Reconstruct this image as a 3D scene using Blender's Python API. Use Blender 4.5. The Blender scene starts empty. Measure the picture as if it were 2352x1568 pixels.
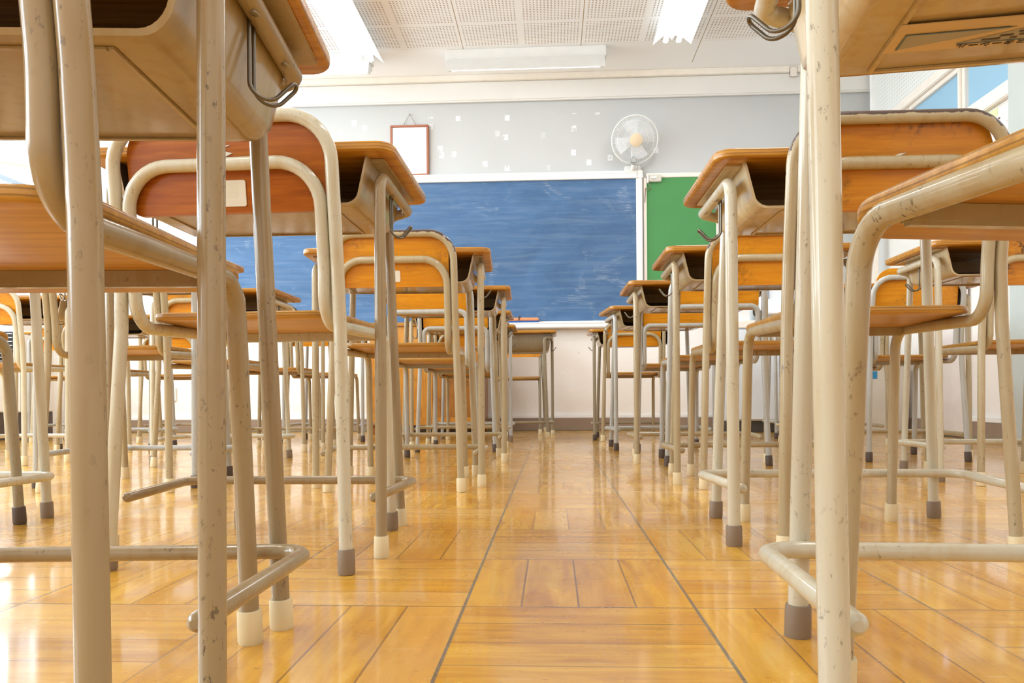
import bpy, bmesh, math, random
from mathutils import Vector, Matrix
random.seed(7)
SC = bpy.context.scene
COL = SC.collection
R = math.radians
PI = math.pi

# ------------------------------------------------------------------ node helpers
class NT:
    def __init__(s, name):
        s.m = bpy.data.materials.new(name); s.m.use_nodes = True
        s.t = s.m.node_tree; s.n = s.t.nodes; s.l = s.t.links
        s.n.clear()
        s.out = s.n.new('ShaderNodeOutputMaterial')
        s.b = s.n.new('ShaderNodeBsdfPrincipled')
        s.l.new(s.b.outputs[0], s.out.inputs[0])
    def put(s, sock, v):
        if v is None: return
        if isinstance(v, bpy.types.NodeSocket): s.l.new(v, sock)
        elif isinstance(v, (tuple, list)):
            if sock.type == 'RGBA' and len(v) == 3: v = (*v, 1)
            sock.default_value = v
        else: sock.default_value = v
    def math(s, op, a, b=None, c=None, clamp=False):
        n = s.n.new('ShaderNodeMath'); n.operation = op; n.use_clamp = clamp
        s.put(n.inputs[0], a)
        if b is not None: s.put(n.inputs[1], b)
        if c is not None: s.put(n.inputs[2], c)
        return n.outputs[0]
    def coord(s, which='Object'):
        return s.n.new('ShaderNodeTexCoord').outputs[which]
    def sep(s, v):
        n = s.n.new('ShaderNodeSeparateXYZ'); s.put(n.inputs[0], v); return n.outputs
    def comb(s, x, y, z):
        n = s.n.new('ShaderNodeCombineXYZ')
        for i, v in enumerate((x, y, z)): s.put(n.inputs[i], v)
        return n.outputs[0]
    def mapv(s, v, scale=(1, 1, 1), loc=(0, 0, 0)):
        n = s.n.new('ShaderNodeMapping'); s.put(n.inputs[0], v)
        n.inputs['Scale'].default_value = scale; n.inputs['Location'].default_value = loc
        return n.outputs[0]
    def vadd(s, a, b):
        n = s.n.new('ShaderNodeVectorMath'); n.operation = 'ADD'
        s.put(n.inputs[0], a); s.put(n.inputs[1], b); return n.outputs[0]
    def noise(s, v, scale=5, detail=3, rough=.5, dist=0):
        n = s.n.new('ShaderNodeTexNoise'); s.put(n.inputs['Vector'], v)
        n.inputs['Scale'].default_value = scale; n.inputs['Detail'].default_value = detail
        n.inputs['Roughness'].default_value = rough; n.inputs['Distortion'].default_value = dist
        return n.outputs['Fac']
    def white(s, v):
        n = s.n.new('ShaderNodeTexWhiteNoise'); s.put(n.inputs['Vector'], v); return n.outputs['Value']
    def ramp(s, f, stops):
        n = s.n.new('ShaderNodeValToRGB'); s.put(n.inputs[0], f)
        e = n.color_ramp.elements
        while len(e) < len(stops): e.new(.5)
        for i, (p, c) in enumerate(stops):
            e[i].position = p; e[i].color = (*c, 1) if len(c) == 3 else c
        return n.outputs[0]
    def mix(s, f, a, b, mode='MIX'):
        n = s.n.new('ShaderNodeMix'); n.data_type = 'RGBA'; n.blend_type = mode
        s.put(n.inputs[0], f); s.put(n.inputs[6], a); s.put(n.inputs[7], b)
        return n.outputs[2]
    def range(s, v, a, b, c=0, d=1):
        n = s.n.new('ShaderNodeMapRange'); s.put(n.inputs[0], v)
        for i, x in enumerate((a, b, c, d)): n.inputs[i + 1].default_value = x
        return n.outputs[0]
    def rnd(s):
        return s.n.new('ShaderNodeObjectInfo').outputs['Random']
    def bump(s, h, strength=.2, dist=.002):
        n = s.n.new('ShaderNodeBump'); s.put(n.inputs['Height'], h)
        n.inputs['Strength'].default_value = strength; n.inputs['Distance'].default_value = dist
        s.l.new(n.outputs[0], s.b.inputs['Normal'])
    def set(s, **k):
        for a, v in k.items(): s.put(s.b.inputs[a.replace('_', ' ')], v)
        return s.m

def flat(name, c, rough=.5, metal=0., emit=None, es=0., var=.06, scale=12):
    t = NT(name)
    f = t.noise(t.coord(), scale, 3)
    d = tuple(x * (1 - var) for x in c); u = tuple(min(1, x * (1 + var)) for x in c)
    t.set(Base_Color=t.mix(f, d, u), Roughness=rough, Metallic=metal)
    if emit: t.set(Emission_Color=emit, Emission_Strength=es)
    return t.m

def paint(name, base, dark=(.10, .075, .05), scuff=.5, rough=.28, worn=None, metal=0.):
    """painted steel tube: slight tone drift, small dark scuffs"""
    t = NT(name)
    co = t.coord(); r = t.math('MULTIPLY', t.rnd(), 37.)
    v = t.vadd(co, t.comb(r, r, r))
    drift = t.noise(t.mapv(co, (1, 1, .35)), 7, 3)
    c = t.mix(drift, tuple(x * .88 for x in base), tuple(min(1, x * 1.1) for x in base))
    sc = t.noise(t.mapv(v, (1, 1, .5)), 150, 5, .7)
    big = t.noise(v, 8, 2)
    th = t.math('MULTIPLY', t.range(sc, .585, .65), t.range(big, .46, .62))
    c = t.mix(t.math('MULTIPLY', th, scuff), c, dark)
    yel = t.noise(t.mapv(co, (1, 1, .08)), 55, 2)
    c = t.mix(t.math('MULTIPLY', t.range(yel, .5, .66), .4), c, tuple(a * b for a, b in zip(base, (.85, .70, .48))))
    if worn:
        z = t.sep(co)[2]
        n = t.n.new('ShaderNodeNewGeometry').outputs['Normal']
        up = t.sep(n)[2]
        w = t.math('ADD', t.range(up, -.1, .5), t.math('MULTIPLY', t.math('SUBTRACT', t.noise(v, 60, 3), .5), 1.6))
        w = t.math('MULTIPLY', t.range(w, .45, .55), t.range(z, worn, worn + .03))
        c = t.mix(w, c, (.075, .045, .035))
    t.set(Base_Color=c, Roughness=t.range(drift, .3, .7, rough - .03, rough + .08), Metallic=metal)
    return t.m

def wood(name, c1, c2, c3, axis=0, rough=.3, ply=None, grime=.0, coat=.2):
    """varnished plywood; grain along axis; ply = z period of visible layers on the edges"""
    t = NT(name)
    co = t.coord(); r = t.math('MULTIPLY', t.rnd(), 11.)
    v = t.vadd(co, t.comb(r, r, r))
    sc = [34, 34, 34]; sc[axis] = 2.2
    g = t.noise(t.mapv(v, tuple(sc)), 2.2, 5, .6, .6)
    sc2 = [160, 160, 160]; sc2[axis] = 12
    g2 = t.noise(t.mapv(v, tuple(sc2)), 1.5, 2)
    c = t.ramp(t.math('ADD', t.math('MULTIPLY', g, .8), t.math('MULTIPLY', g2, .2)), [(.3, c1), (.5, c2), (.68, c3)])
    if ply:
        n = t.n.new('ShaderNodeNewGeometry').outputs['Normal']
        side = t.range(t.math('ABSOLUTE', t.sep(n)[2]), .75, .45)
        z = t.sep(co)[2]
        w = t.math('FRACT', t.math('DIVIDE', t.math('ADD', z, t.math('MULTIPLY', g, .0008)), ply))
        line = t.range(t.math('ABSOLUTE', t.math('SUBTRACT', w, .5)), .42, .30)
        line = t.math('SUBTRACT', 1., line)
        c = t.mix(t.math('MULTIPLY', t.math('MULTIPLY', line, side), .55), c, tuple(x * .38 for x in c1))
    if grime:
        k = t.math('MULTIPLY', t.range(t.noise(v, 9, 4, .6), .52, .66), grime)
        c = t.mix(t.math('MULTIPLY', k, t.range(t.noise(v, 90, 3), .4, .6)), c, (.06, .035, .015))
    t.set(Base_Color=c, Roughness=rough, Coat_Weight=coat, Coat_Roughness=.15, Specular_IOR_Level=.3)
    return t.m

M = {}
M['tan'] = paint('tan_paint', (.335, .25, .14), scuff=.9, rough=.16)
M['beige'] = paint('beige_paint', (.43, .35, .215), scuff=.85, rough=.16)
M['beige_worn'] = paint('beige_paint_worn', (.43, .35, .215), scuff=.8, rough=.16, worn=.62)
M['ivory'] = paint('ivory_paint', (.59, .545, .42), scuff=.55, rough=.14)
M['ivory_worn'] = M['ivory']
M['tan_worn'] = M['tan']
M['silver'] = paint('silver_paint', (.46, .46, .43), scuff=.4, rough=.3)
M['silver_worn'] = M['silver']
M['olive'] = paint('olive_paint', (.33, .28, .19), scuff=.9)
M['olive_worn'] = M['olive']
M['tray'] = paint('tray_paint', (.42, .315, .17), scuff=.25, rough=.16)
M['tray_inside'] = flat('tray_shadowed_inside', (.045, .028, .015), .6)  # shade inside the tray, painted as a near-black colour on its inner faces
M['tray_light'] = paint('tray_paint_light', (.56, .44, .26), scuff=.1, rough=.07)
M['cream_cap'] = flat('cream_rubber', (.74, .63, .40), .45)
M['grey_cap'] = flat('grey_brown_rubber', (.24, .175, .12), .5)
M['dark_cap'] = flat('dark_rubber', (.085, .06, .048), .5)
M['wire'] = flat('hook_wire', (.16, .14, .11), .32, .8)
M['screw'] = flat('screw_steel', (.34, .30, .24), .35, .6)
M['top'] = wood('desktop_plywood', (.32, .125, .013), (.47, .205, .021), (.57, .285, .036), 0, .26, ply=.0062)
M['seatwood'] = wood('seat_plywood', (.33, .145, .023), (.47, .23, .038), (.57, .31, .06), 0, .34, ply=.0048)
M['back_orange'] = wood('backrest_plywood', (.54, .185, .004), (.66, .255, .006), (.74, .32, .012), 0, .36, grime=.35)
M['back_red'] = wood('backrest_plywood_red', (.27, .062, .004), (.38, .10, .006), (.48, .15, .009), 0, .3)
M['back_grimy'] = wood('backrest_plywood_grimy', (.42, .14, .005), (.54, .20, .008), (.62, .26, .014), 0, .36, grime=1.)
M['sticker'] = flat('sticker_paper', (.74, .70, .60), .5)
M['white'] = flat('white_paint', (.80, .80, .78), .4)

# ------------------------------------------------------------------ mesh helpers
def link(name, bm, mat, parent=None, smooth=True, angle=38, loc=None):
    me = bpy.data.meshes.new(name)
    bmesh.ops.recalc_face_normals(bm, faces=bm.faces)
    bm.to_mesh(me); bm.free()
    if smooth:
        for p in me.polygons: p.use_smooth = True
        me.set_sharp_from_angle(angle=R(angle))
    if mat: me.materials.append(mat)
    o = bpy.data.objects.new(name, me); COL.objects.link(o)
    if parent: o.parent = parent
    if loc: o.location = loc
    return o

def empty(name, loc=(0, 0, 0), rz=0., label=None, cat=None, group=None, scale=None):
    o = bpy.data.objects.new(name, None); COL.objects.link(o)
    o.empty_display_size = .1
    o.location = loc; o.rotation_euler = (0, 0, rz)
    if scale: o.scale = scale
    tag(o, label, cat, group); return o

def tag(o, label=None, cat=None, group=None, kind=None):
    if label: o['label'] = label
    if cat: o['category'] = cat
    if group: o['group'] = group
    if kind: o['kind'] = kind
    return o

def struct(name, bm, mat, **k):
    o = link(name, bm, mat, **k); o['kind'] = 'structure'; return o

def fillet(pts, rad, n=8):
    """polyline with rounded corners; rad per inner corner"""
    P = [Vector(p) for p in pts]; out = [P[0]]
    for i in range(1, len(P) - 1):
        r = rad[i - 1] if isinstance(rad, (list, tuple)) else rad
        a = (P[i - 1] - P[i]); b = (P[i + 1] - P[i])
        la, lb = a.length, b.length; a.normalize(); b.normalize()
        ang = a.angle(b)
        if r <= 0 or ang > PI - .02: out.append(P[i]); continue
        t = min(r / math.tan(ang / 2), la * .49, lb * .49)
        rr = t * math.tan(ang / 2)
        c = P[i] + (a + b).normalized() * (rr / math.sin(ang / 2))
        s = P[i] + a * t - c; e = P[i] + b * t - c
        tot = s.angle(e); ax = s.cross(e).normalized()
        for k in range(n + 1):
            out.append(c + Matrix.Rotation(tot * k / n, 3, ax) @ s)
    out.append(P[-1]); return out

def tube(bm, pts, r, seg=20, cap=True, closed=False, dome=False):
    P = [Vector(p) for p in pts]
    T = []
    n = len(P)
    for i in range(n):
        if closed: t = P[(i + 1) % n] - P[i - 1]
        else: t = P[min(i + 1, n - 1)] - P[max(i - 1, 0)]
        T.append(t.normalized())
    ref = Vector((0, 0, 1)) if abs(T[0].z) < .9 else Vector((0, 1, 0))
    u = T[0].cross(ref).normalized()
    rings = []
    for i in range(n):
        u = (u - T[i] * u.dot(T[i])).normalized(); w = T[i].cross(u)
        rad = r[i] if isinstance(r, (list, tuple)) else r
        rings.append([bm.verts.new(P[i] + (u * math.cos(2 * PI * k / seg) + w * math.sin(2 * PI * k / seg)) * rad) for k in range(seg)])
    for i in range(n if closed else n - 1):
        a, b = rings[i], rings[(i + 1) % n]
        for k in range(seg):
            bm.faces.new((a[k], a[(k + 1) % seg], b[(k + 1) % seg], b[k]))
    if cap and not closed:
        for ring, t, p, i in ((rings[0], -T[0], P[0], 0), (rings[-1], T[-1], P[-1], n - 1)):
            if dome:
                rad = r[i] if isinstance(r, (list, tuple)) else r
                prev = ring
                for f, h in ((.8, .45), (.45, .75)):
                    nr = [bm.verts.new(p + (v.co - p) * f + t * rad * h) for v in ring]
                    for k in range(seg):
                        bm.faces.new((prev[k], prev[(k + 1) % seg], nr[(k + 1) % seg], nr[k]))
                    prev = nr
                bm.faces.new(prev)
            else: bm.faces.new(ring)
    return bm

def box(bm, x0, x1, y0, y1, z0, z1, bev=0., seg=2):
    v = [bm.verts.new((x, y, z)) for x in (x0, x1) for y in (y0, y1) for z in (z0, z1)]
    fs = [(0, 1, 3, 2), (4, 6, 7, 5), (0, 4, 5, 1), (2, 3, 7, 6), (0, 2, 6, 4), (1, 5, 7, 3)]
    F = [bm.faces.new([v[i] for i in f]) for f in fs]
    if bev:
        E = {e for f in F for e in f.edges}
        bmesh.ops.bevel(bm, geom=list(E), offset=bev, segments=seg, affect='EDGES', clamp_overlap=True)
    return bm

def BM(): return bmesh.new()
def bx(*a, **k): return box(BM(), *a, **k)

def rrect(x0, x1, y0, y1, rad, n=7):
    """rounded rectangle outline, rad = (bl, br, tr, tl)"""
    if not isinstance(rad, (list, tuple)): rad = (rad,) * 4
    out = []
    for (cx, cy, a0, r) in ((x0 + rad[0], y0 + rad[0], PI, rad[0]), (x1 - rad[1], y0 + rad[1], 1.5 * PI, rad[1]),
                            (x1 - rad[2], y1 - rad[2], 0, rad[2]), (x0 + rad[3], y1 - rad[3], .5 * PI, rad[3])):
        for k in range(n + 1):
            a = a0 + .5 * PI * k / n
            out.append((cx + r * math.cos(a), cy + r * math.sin(a)))
    return out

def plate(bm, outline, z0, z1, bev=.003, seg=2, f=None):
    """extruded outline (XY) with bevelled rims; f maps (x,y,z) to a point"""
    c = Vector((sum(p[0] for p in outline) / len(outline), sum(p[1] for p in outline) / len(outline)))
    n = len(outline)
    def inset(d):
        res = []
        for i in range(n):
            p = Vector(outline[i]); a = Vector(outline[i - 1]); b = Vector(outline[(i + 1) % n])
            t = (b - a); nn = Vector((t.y, -t.x)).normalized()
            res.append(p - nn * d)
        return res
    lev = []
    for k in range(seg + 1):
        a = .5 * PI * k / seg
        lev.append((bev * (1 - math.sin(a)), z0 + bev * (1 - math.cos(a))))
    lev += [(d, z0 + z1 - z) for d, z in reversed(lev)]
    rings = []
    for d, z in lev:
        rings.append([bm.verts.new(f(p.x, p.y, z) if f else (p.x, p.y, z)) for p in inset(d)])
    for a, b in zip(rings, rings[1:]):
        for k in range(n): bm.faces.new((a[k], a[(k + 1) % n], b[(k + 1) % n], b[k]))
    bm.faces.new(list(reversed(rings[0]))); bm.faces.new(rings[-1])
    return bm

def gridplate(bm, x0, x1, y0, y1, f, nx=14, ny=10, th=.01, keep=None):
    pass

def lathe(bm, prof, seg=20, M4=None):
    rings = []
    for r, z in prof:
        rings.append([bm.verts.new((r * math.cos(2 * PI * k / seg), r * math.sin(2 * PI * k / seg), z)) for k in range(seg)])
    for a, b in zip(rings, rings[1:]):
        for k in range(seg): bm.faces.new((a[k], a[(k + 1) % seg], b[(k + 1) % seg], b[k]))
    bm.faces.new(rings[0]); bm.faces.new(rings[-1])
    if M4: bmesh.ops.transform(bm, matrix=M4, verts=bm.verts)
    return bm

def children(o): return [c for c in bpy.data.objects if c.parent == o]

TREE = {}
def copy_tree(o, parent=None, skip=()):
    c = o.copy(); COL.objects.link(c); c.parent = parent
    for ch in TREE.get(o.name, ()):
        if ch.name.split('.')[0] in skip: continue
        copy_tree_in(ch, c, skip)
    return c
def copy_tree_in(ch, par, skip):
    d = ch.copy(); COL.objects.link(d); d.parent = par
    PARTS.append(d)
    for g in TREE.get(ch.name, ()):
        if g.name.split('.')[0] in skip: continue
        copy_tree_in(g, d, skip)
PARTS = []
def tree_of(root):
    for o in bpy.data.objects:
        if o.parent: TREE.setdefault(o.parent.name, []).append(o)

def cap_bm(top, foot, r=.0142, h=.04):
    """rubber cap fitted on the foot of a leg running top -> foot"""
    foot = Vector(foot); top = Vector(top)
    d = (top - foot).normalized()
    bm = BM(); seg = 20
    prof = [(.0, .93), (.10, 1.0), (.45, 1.0), (.95, .97), (1.0, .92)]
    pts = []; rr = []
    for t, k in prof:
        p = foot + d * (h * t)
        pts.append(p); rr.append(r * k)
    # flat contact ring on the floor
    tube(bm, pts, rr, seg)
    for v in bm.verts:
        if v.co.z < .0: v.co.z = 0.
    return bm

# ------------------------------------------------------------------ the school desk
RT = .0108
def make_desk():
    root = empty('school_desk')
    link('desktop', plate(BM(), rrect(-.295, .295, -.195, .195, .032), .741, .760, .005, 3), M['top'], root)
    # book tray: open to the rear, sloping sides, rounded lower corners
    bm = BM()
    def prof(o):
        t, b, zb = .243 - o, .224 - o, .651 + o
        pts = fillet([(-t, 0, .741), (-b, 0, zb), (b, 0, zb), (t, 0, .741)], [.026 - o * .6] * 2, 6)
        return [(p.x, p.z) for p in pts]
    y0, y1 = -.168, .078
    po, pi_ = prof(0), prof(.0045)
    n = len(po)
    def ring(p, y, sx=1, dz=0): return [bm.verts.new((x * sx, y, z + (dz if z < .7 else 0))) for x, z in p]
    # the front end rounds upward from the bottom to the slanted front face
    def nose(p, y, lift): return [bm.verts.new((x, y, max(z, .651 + lift + (z - .651) * .3 * (lift > 0)))) for x, z in p]
    O = [ring(po, y0), nose(po, y1, 0), nose(po, .096, .003), nose(po, .111, .011), nose(po, .122, .025), nose(po, .131, .048)]
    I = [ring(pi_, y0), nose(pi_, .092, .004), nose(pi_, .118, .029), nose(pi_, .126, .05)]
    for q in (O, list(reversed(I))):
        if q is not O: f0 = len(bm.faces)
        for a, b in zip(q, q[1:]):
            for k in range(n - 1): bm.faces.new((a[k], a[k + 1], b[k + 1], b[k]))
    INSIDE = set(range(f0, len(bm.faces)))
    i0, o0 = I[0], O[0]
    for k in range(n - 1): bm.faces.new((i0[k], i0[k + 1], o0[k + 1], o0[k]))
    bm.faces.new(O[-1]); bm.faces.new(list(reversed(I[-1])))
    # flanges screwed under the top, pressed ribs below the tray
    for s in (-1, 1): box(bm, s * .240 if s > 0 else -.270, .270 if s > 0 else -.240, -.15, .15, .7365, .7412, .001)
    box(bm, -.17, .17, -.150, -.143, .6492, .6515, .001)
    box(bm, -.17, .17, .070, .076, .6492, .6515, .001)
    for s in (-1, 1): box(bm, s * .173 - .003, s * .173 + .003, -.150, .076, .6492, .6515, .001)
    tray = link('book_tray', bm, M['tray'], root)
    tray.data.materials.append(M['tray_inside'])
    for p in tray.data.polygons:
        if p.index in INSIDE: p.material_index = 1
    for s in (-1, 1):
        A = (s * .262, -.16, .006); B = (s * .262, -.152, .712); C = (s * .260, .138, .712)
        D = (s * .206, .168, .706); E = (s * .228, .185, .006)
        A, B, C, D, E = map(Vector, (A, B, C, D, E))
        j1 = C.lerp(B, .72); j2 = D.lerp(E, .07)
        pth = fillet([A, B, j1, C, D, j2, E], [.036, 0, .026, .022, 0], 8)
        zi = [i for i, p in enumerate(pth)]
        # rear leg: up to the end of the first bend; rail; front leg after the last bend
        k1 = 10; k2 = len(pth) - 2
        leg1 = link('leg', tube(BM(), pth[:k1 + 1], RT, cap=False), M['beige'], root)
        link('rubber_cap', cap_bm(B, (A[0], A[1], 0)), M['cream_cap'], leg1)
        rail = link('side_rail', tube(BM(), pth[k1:k2 + 1], RT, cap=False), M['beige'], root)
        for yy in (-.04, .075):
            m = Matrix.Translation((s * .2640, yy, .7020)) @ Matrix.Rotation(s * R(205), 4, 'Y')
            link('screw', lathe(BM(), [(.0062, 0), (.0062, .0012), (.004, .0028)], 12, m), M['screw'], rail)
        leg2 = link('leg', tube(BM(), pth[k2:], RT, cap=False), M['beige'], root)
        link('rubber_cap', cap_bm(D, (E[0], E[1], 0)), M['cream_cap'], leg2)
        # bag hook: hairpin of wire below the rail
        x0 = s * .2530
        def J(yy): return [(x0, yy, .708), (x0, yy, .630), (x0 + s * .018, yy + .012, .622), (x0 + s * .037, yy + .026, .650)]
        a = J(-.020); b = J(-.004)
        wire = fillet(a + list(reversed(b)), [.016, .016, .0078, .0078, .016, .016], 6)
        link('bag_hook', tube(BM(), wire, .0021, 10), M['wire'], root)
    fr = [(.243, -.137, .108), (.268, .160, .108), (-.268, .160, .108), (-.243, -.137, .108)]
    link('foot_rail', tube(BM(), fillet(fr, .034, 8), .0098, 18, dome=True), M['beige'], root)
    return root

# ------------------------------------------------------------------ the school chair
def make_chair(kind):
    root = empty('school_chair')
    # outer tube: rear leg, back arch, rear leg
    out = {}
    def outer(s):
        return [(s * .203, -.203, .006), (s * .189, -.184, .40), (s * .186, -.187, .50), (s * .185, -.220, .735)]
    L = outer(-1); Rr = outer(1)
    mid = lambda a, b, t: tuple(Vector(a).lerp(Vector(b), t))
    L.insert(2, mid(L[1], L[2], .5)); Rr.insert(2, mid(Rr[1], Rr[2], .5))
    full = fillet(L + list(reversed(Rr)), [.12, 0, .12, .074, .074, .12, 0, .12], 9)
    # split in the straight bit between the two knees
    i1 = 11
    i2 = len(full) - 1 - i1
    for seg_, ft, tp in ((full[:i1 + 1], L[0], L[1]), (full[i2:], Rr[0], Rr[1])):
        lg = link('leg', tube(BM(), seg_, RT, cap=False), M['beige'], root)
        link('rubber_cap', cap_bm(tp, (ft[0], ft[1], 0)), M['cream_cap'], lg)
    link('back_frame', tube(BM(), full[i1:i2 + 1], RT, cap=False), M['beige'], root)
    # inner tube: lower arch, down beside the outer tube, forward under the seat, front leg
    zt, rc = (.663, .072) if kind == 1 else (.612, .030)
    def yb(z): return -.187 - .033 * (z - .5) / .235
    def inner(s):
        return [(s * .168, .215, .006), (s * .165, .178, .413), (s * .163, -.182, .404), (s * .1642, -.186, .50), (s * .1635, yb(zt), zt)]
    li, ri = inner(-1), inner(1)
    li.insert(2, mid(li[1], li[2], .30)); ri.insert(2, mid(ri[1], ri[2], .30))
    pth = fillet(li + list(reversed(ri)), [.046, 0, .066, .3, rc, rc, .3, .066, 0, .046], 9)
    j1 = 11; j2 = len(pth) - 1 - j1
    for seg_, ft, tp in ((pth[:j1 + 1], li[0], li[1]), (pth[j2:], ri[0], ri[1])):
        lg = link('leg', tube(BM(), seg_, RT, cap=False), M['beige'], root)
        link('rubber_cap', cap_bm(tp, (ft[0], ft[1], 0)), M['cream_cap'], lg)
    link('support_frame', tube(BM(), pth[j1:j2 + 1], RT, cap=False), M['beige'], root)
    for y, w in ((.128, .157),):
        link('crossbar', bx(-w, w, y - .008, y + .008, .399, .4185, bev=.003), M['beige'], root)
    # seat: shaped plywood, front lip rolled down a little
    def sf(x, y, z):
        dz = -.016 * max(0, (y - .11) / .1) ** 2 - .006 * math.cos(min(1, abs(x) / .18) * PI / 2) * max(0, 1 - ((y + .02) / .16) ** 2)
        return (x, y, z + dz)
    ol = []
    for x, y in rrect(-.176, .176, -.158, .208, (.045, .045, .055, .055), 7):
        k = .92 + .08 * (y + .158) / .366
        ol.append((x * k, y))
    # subdivide outline so the dish shows
    bm = BM(); plate(bm, ol, .4185, .431, .0035, 2)
    bmesh.ops.triangulate(bm, faces=[f for f in bm.faces if len(f.verts) > 4])
    for v in bm.verts: v.co = sf(*v.co)
    link('seat', bm, M['seatwood'], root, angle=50)
    # backrest: curved plywood on the sitter's side of the tubes
    z0, z1 = (.588, .741) if kind == 1 else (.600, .772)
    bm = BM()
    ol = rrect(-.168, .168, z0, z1, (.022, .022, .060, .060), 7)
    nx = 12
    xs = sorted({round(p[0], 5) for p in ol} | {-.168 + .336 * i / nx for i in range(nx + 1)})
    def span(x):
        lo, hi = z0, z1
        for r, zc, sg in ((.022, z0 + .022, -1), (.060, z1 - .060, 1)):
            d = abs(x) - (.168 - r)
            if d > 0:
                h = math.sqrt(max(0, r * r - d * d))
                if sg < 0: lo = zc - h
                else: hi = zc + h
        return lo, hi
    nz = 6; F = []; B = []
    for x in xs:
        lo, hi = span(x)
        cF, cB = [], []
        for k in range(nz + 1):
            z = lo + (hi - lo) * k / nz
            y = yb(z) + .0135 + .010 * (1 - (x / .168) ** 2) * .0 - .004 * (1 - (x / .168) ** 2)
            cB.append(bm.verts.new((x, y, z))); cF.append(bm.verts.new((x, y + .0095, z)))
        F.append(cF); B.append(cB)
    for i in range(len(xs) - 1):
        for k in range(nz):
            bm.faces.new((F[i][k], F[i + 1][k], F[i + 1][k + 1], F[i][k + 1]))
            bm.faces.new((B[i][k], B[i][k + 1], B[i + 1][k + 1], B[i + 1][k]))
        for k in (0, nz):
            bm.faces.new((F[i][k], B[i][k], B[i + 1][k], F[i + 1][k]))
    for i in (0, len(xs) - 1):
        for k in range(nz): bm.faces.new((F[i][k], F[i][k + 1], B[i][k + 1], B[i][k]))
    link('backrest', bm, M['back_orange'], root, angle=50)
    return root

DESK0 = make_desk(); CH1 = make_chair(1); CH2 = make_chair(2)
tree_of(None)

def setmat(o, m):
    o.material_slots[0].link = 'OBJECT'; o.material_slots[0].material = m

METAL = {'leg', 'side_rail', 'foot_rail', 'back_frame', 'support_frame', 'crossbar'}
used = set()
def put(proto, loc, yaw, scale, metal, cap, label, cat, group, wood_=None, tray=None, far=False):
    global PARTS
    PARTS = []
    if proto.name in used:
        o = copy_tree(proto, None, ('screw',) if far else ())
        parts = PARTS
    else:
        used.add(proto.name); o = proto
        parts = []
        st = list(TREE.get(o.name, ()))
        while st:
            q = st.pop(); parts.append(q); st += TREE.get(q.name, [])
        PLATES.append((proto.name, parts))
    o.location = (*loc, 0); o.rotation_euler = (0, 0, R(yaw)); o.scale = scale
    tag(o, label, cat, group)
    d = {}
    for p in parts:
        k = p.name.split('.')[0]; d.setdefault(k, []).append(p)
        if k == 'back_frame': setmat(p, M[metal + '_worn'])
        elif k in METAL: setmat(p, M[metal])
        elif k == 'rubber_cap': setmat(p, M[cap])
        elif k == 'backrest' and wood_: setmat(p, M[wood_])
        elif k == 'book_tray' and tray: setmat(p, M[tray])
    return o, d
PLATES = []

GD = 'school desks in rows facing the chalkboard'
GC = 'school chairs tucked under the desks'
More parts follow.
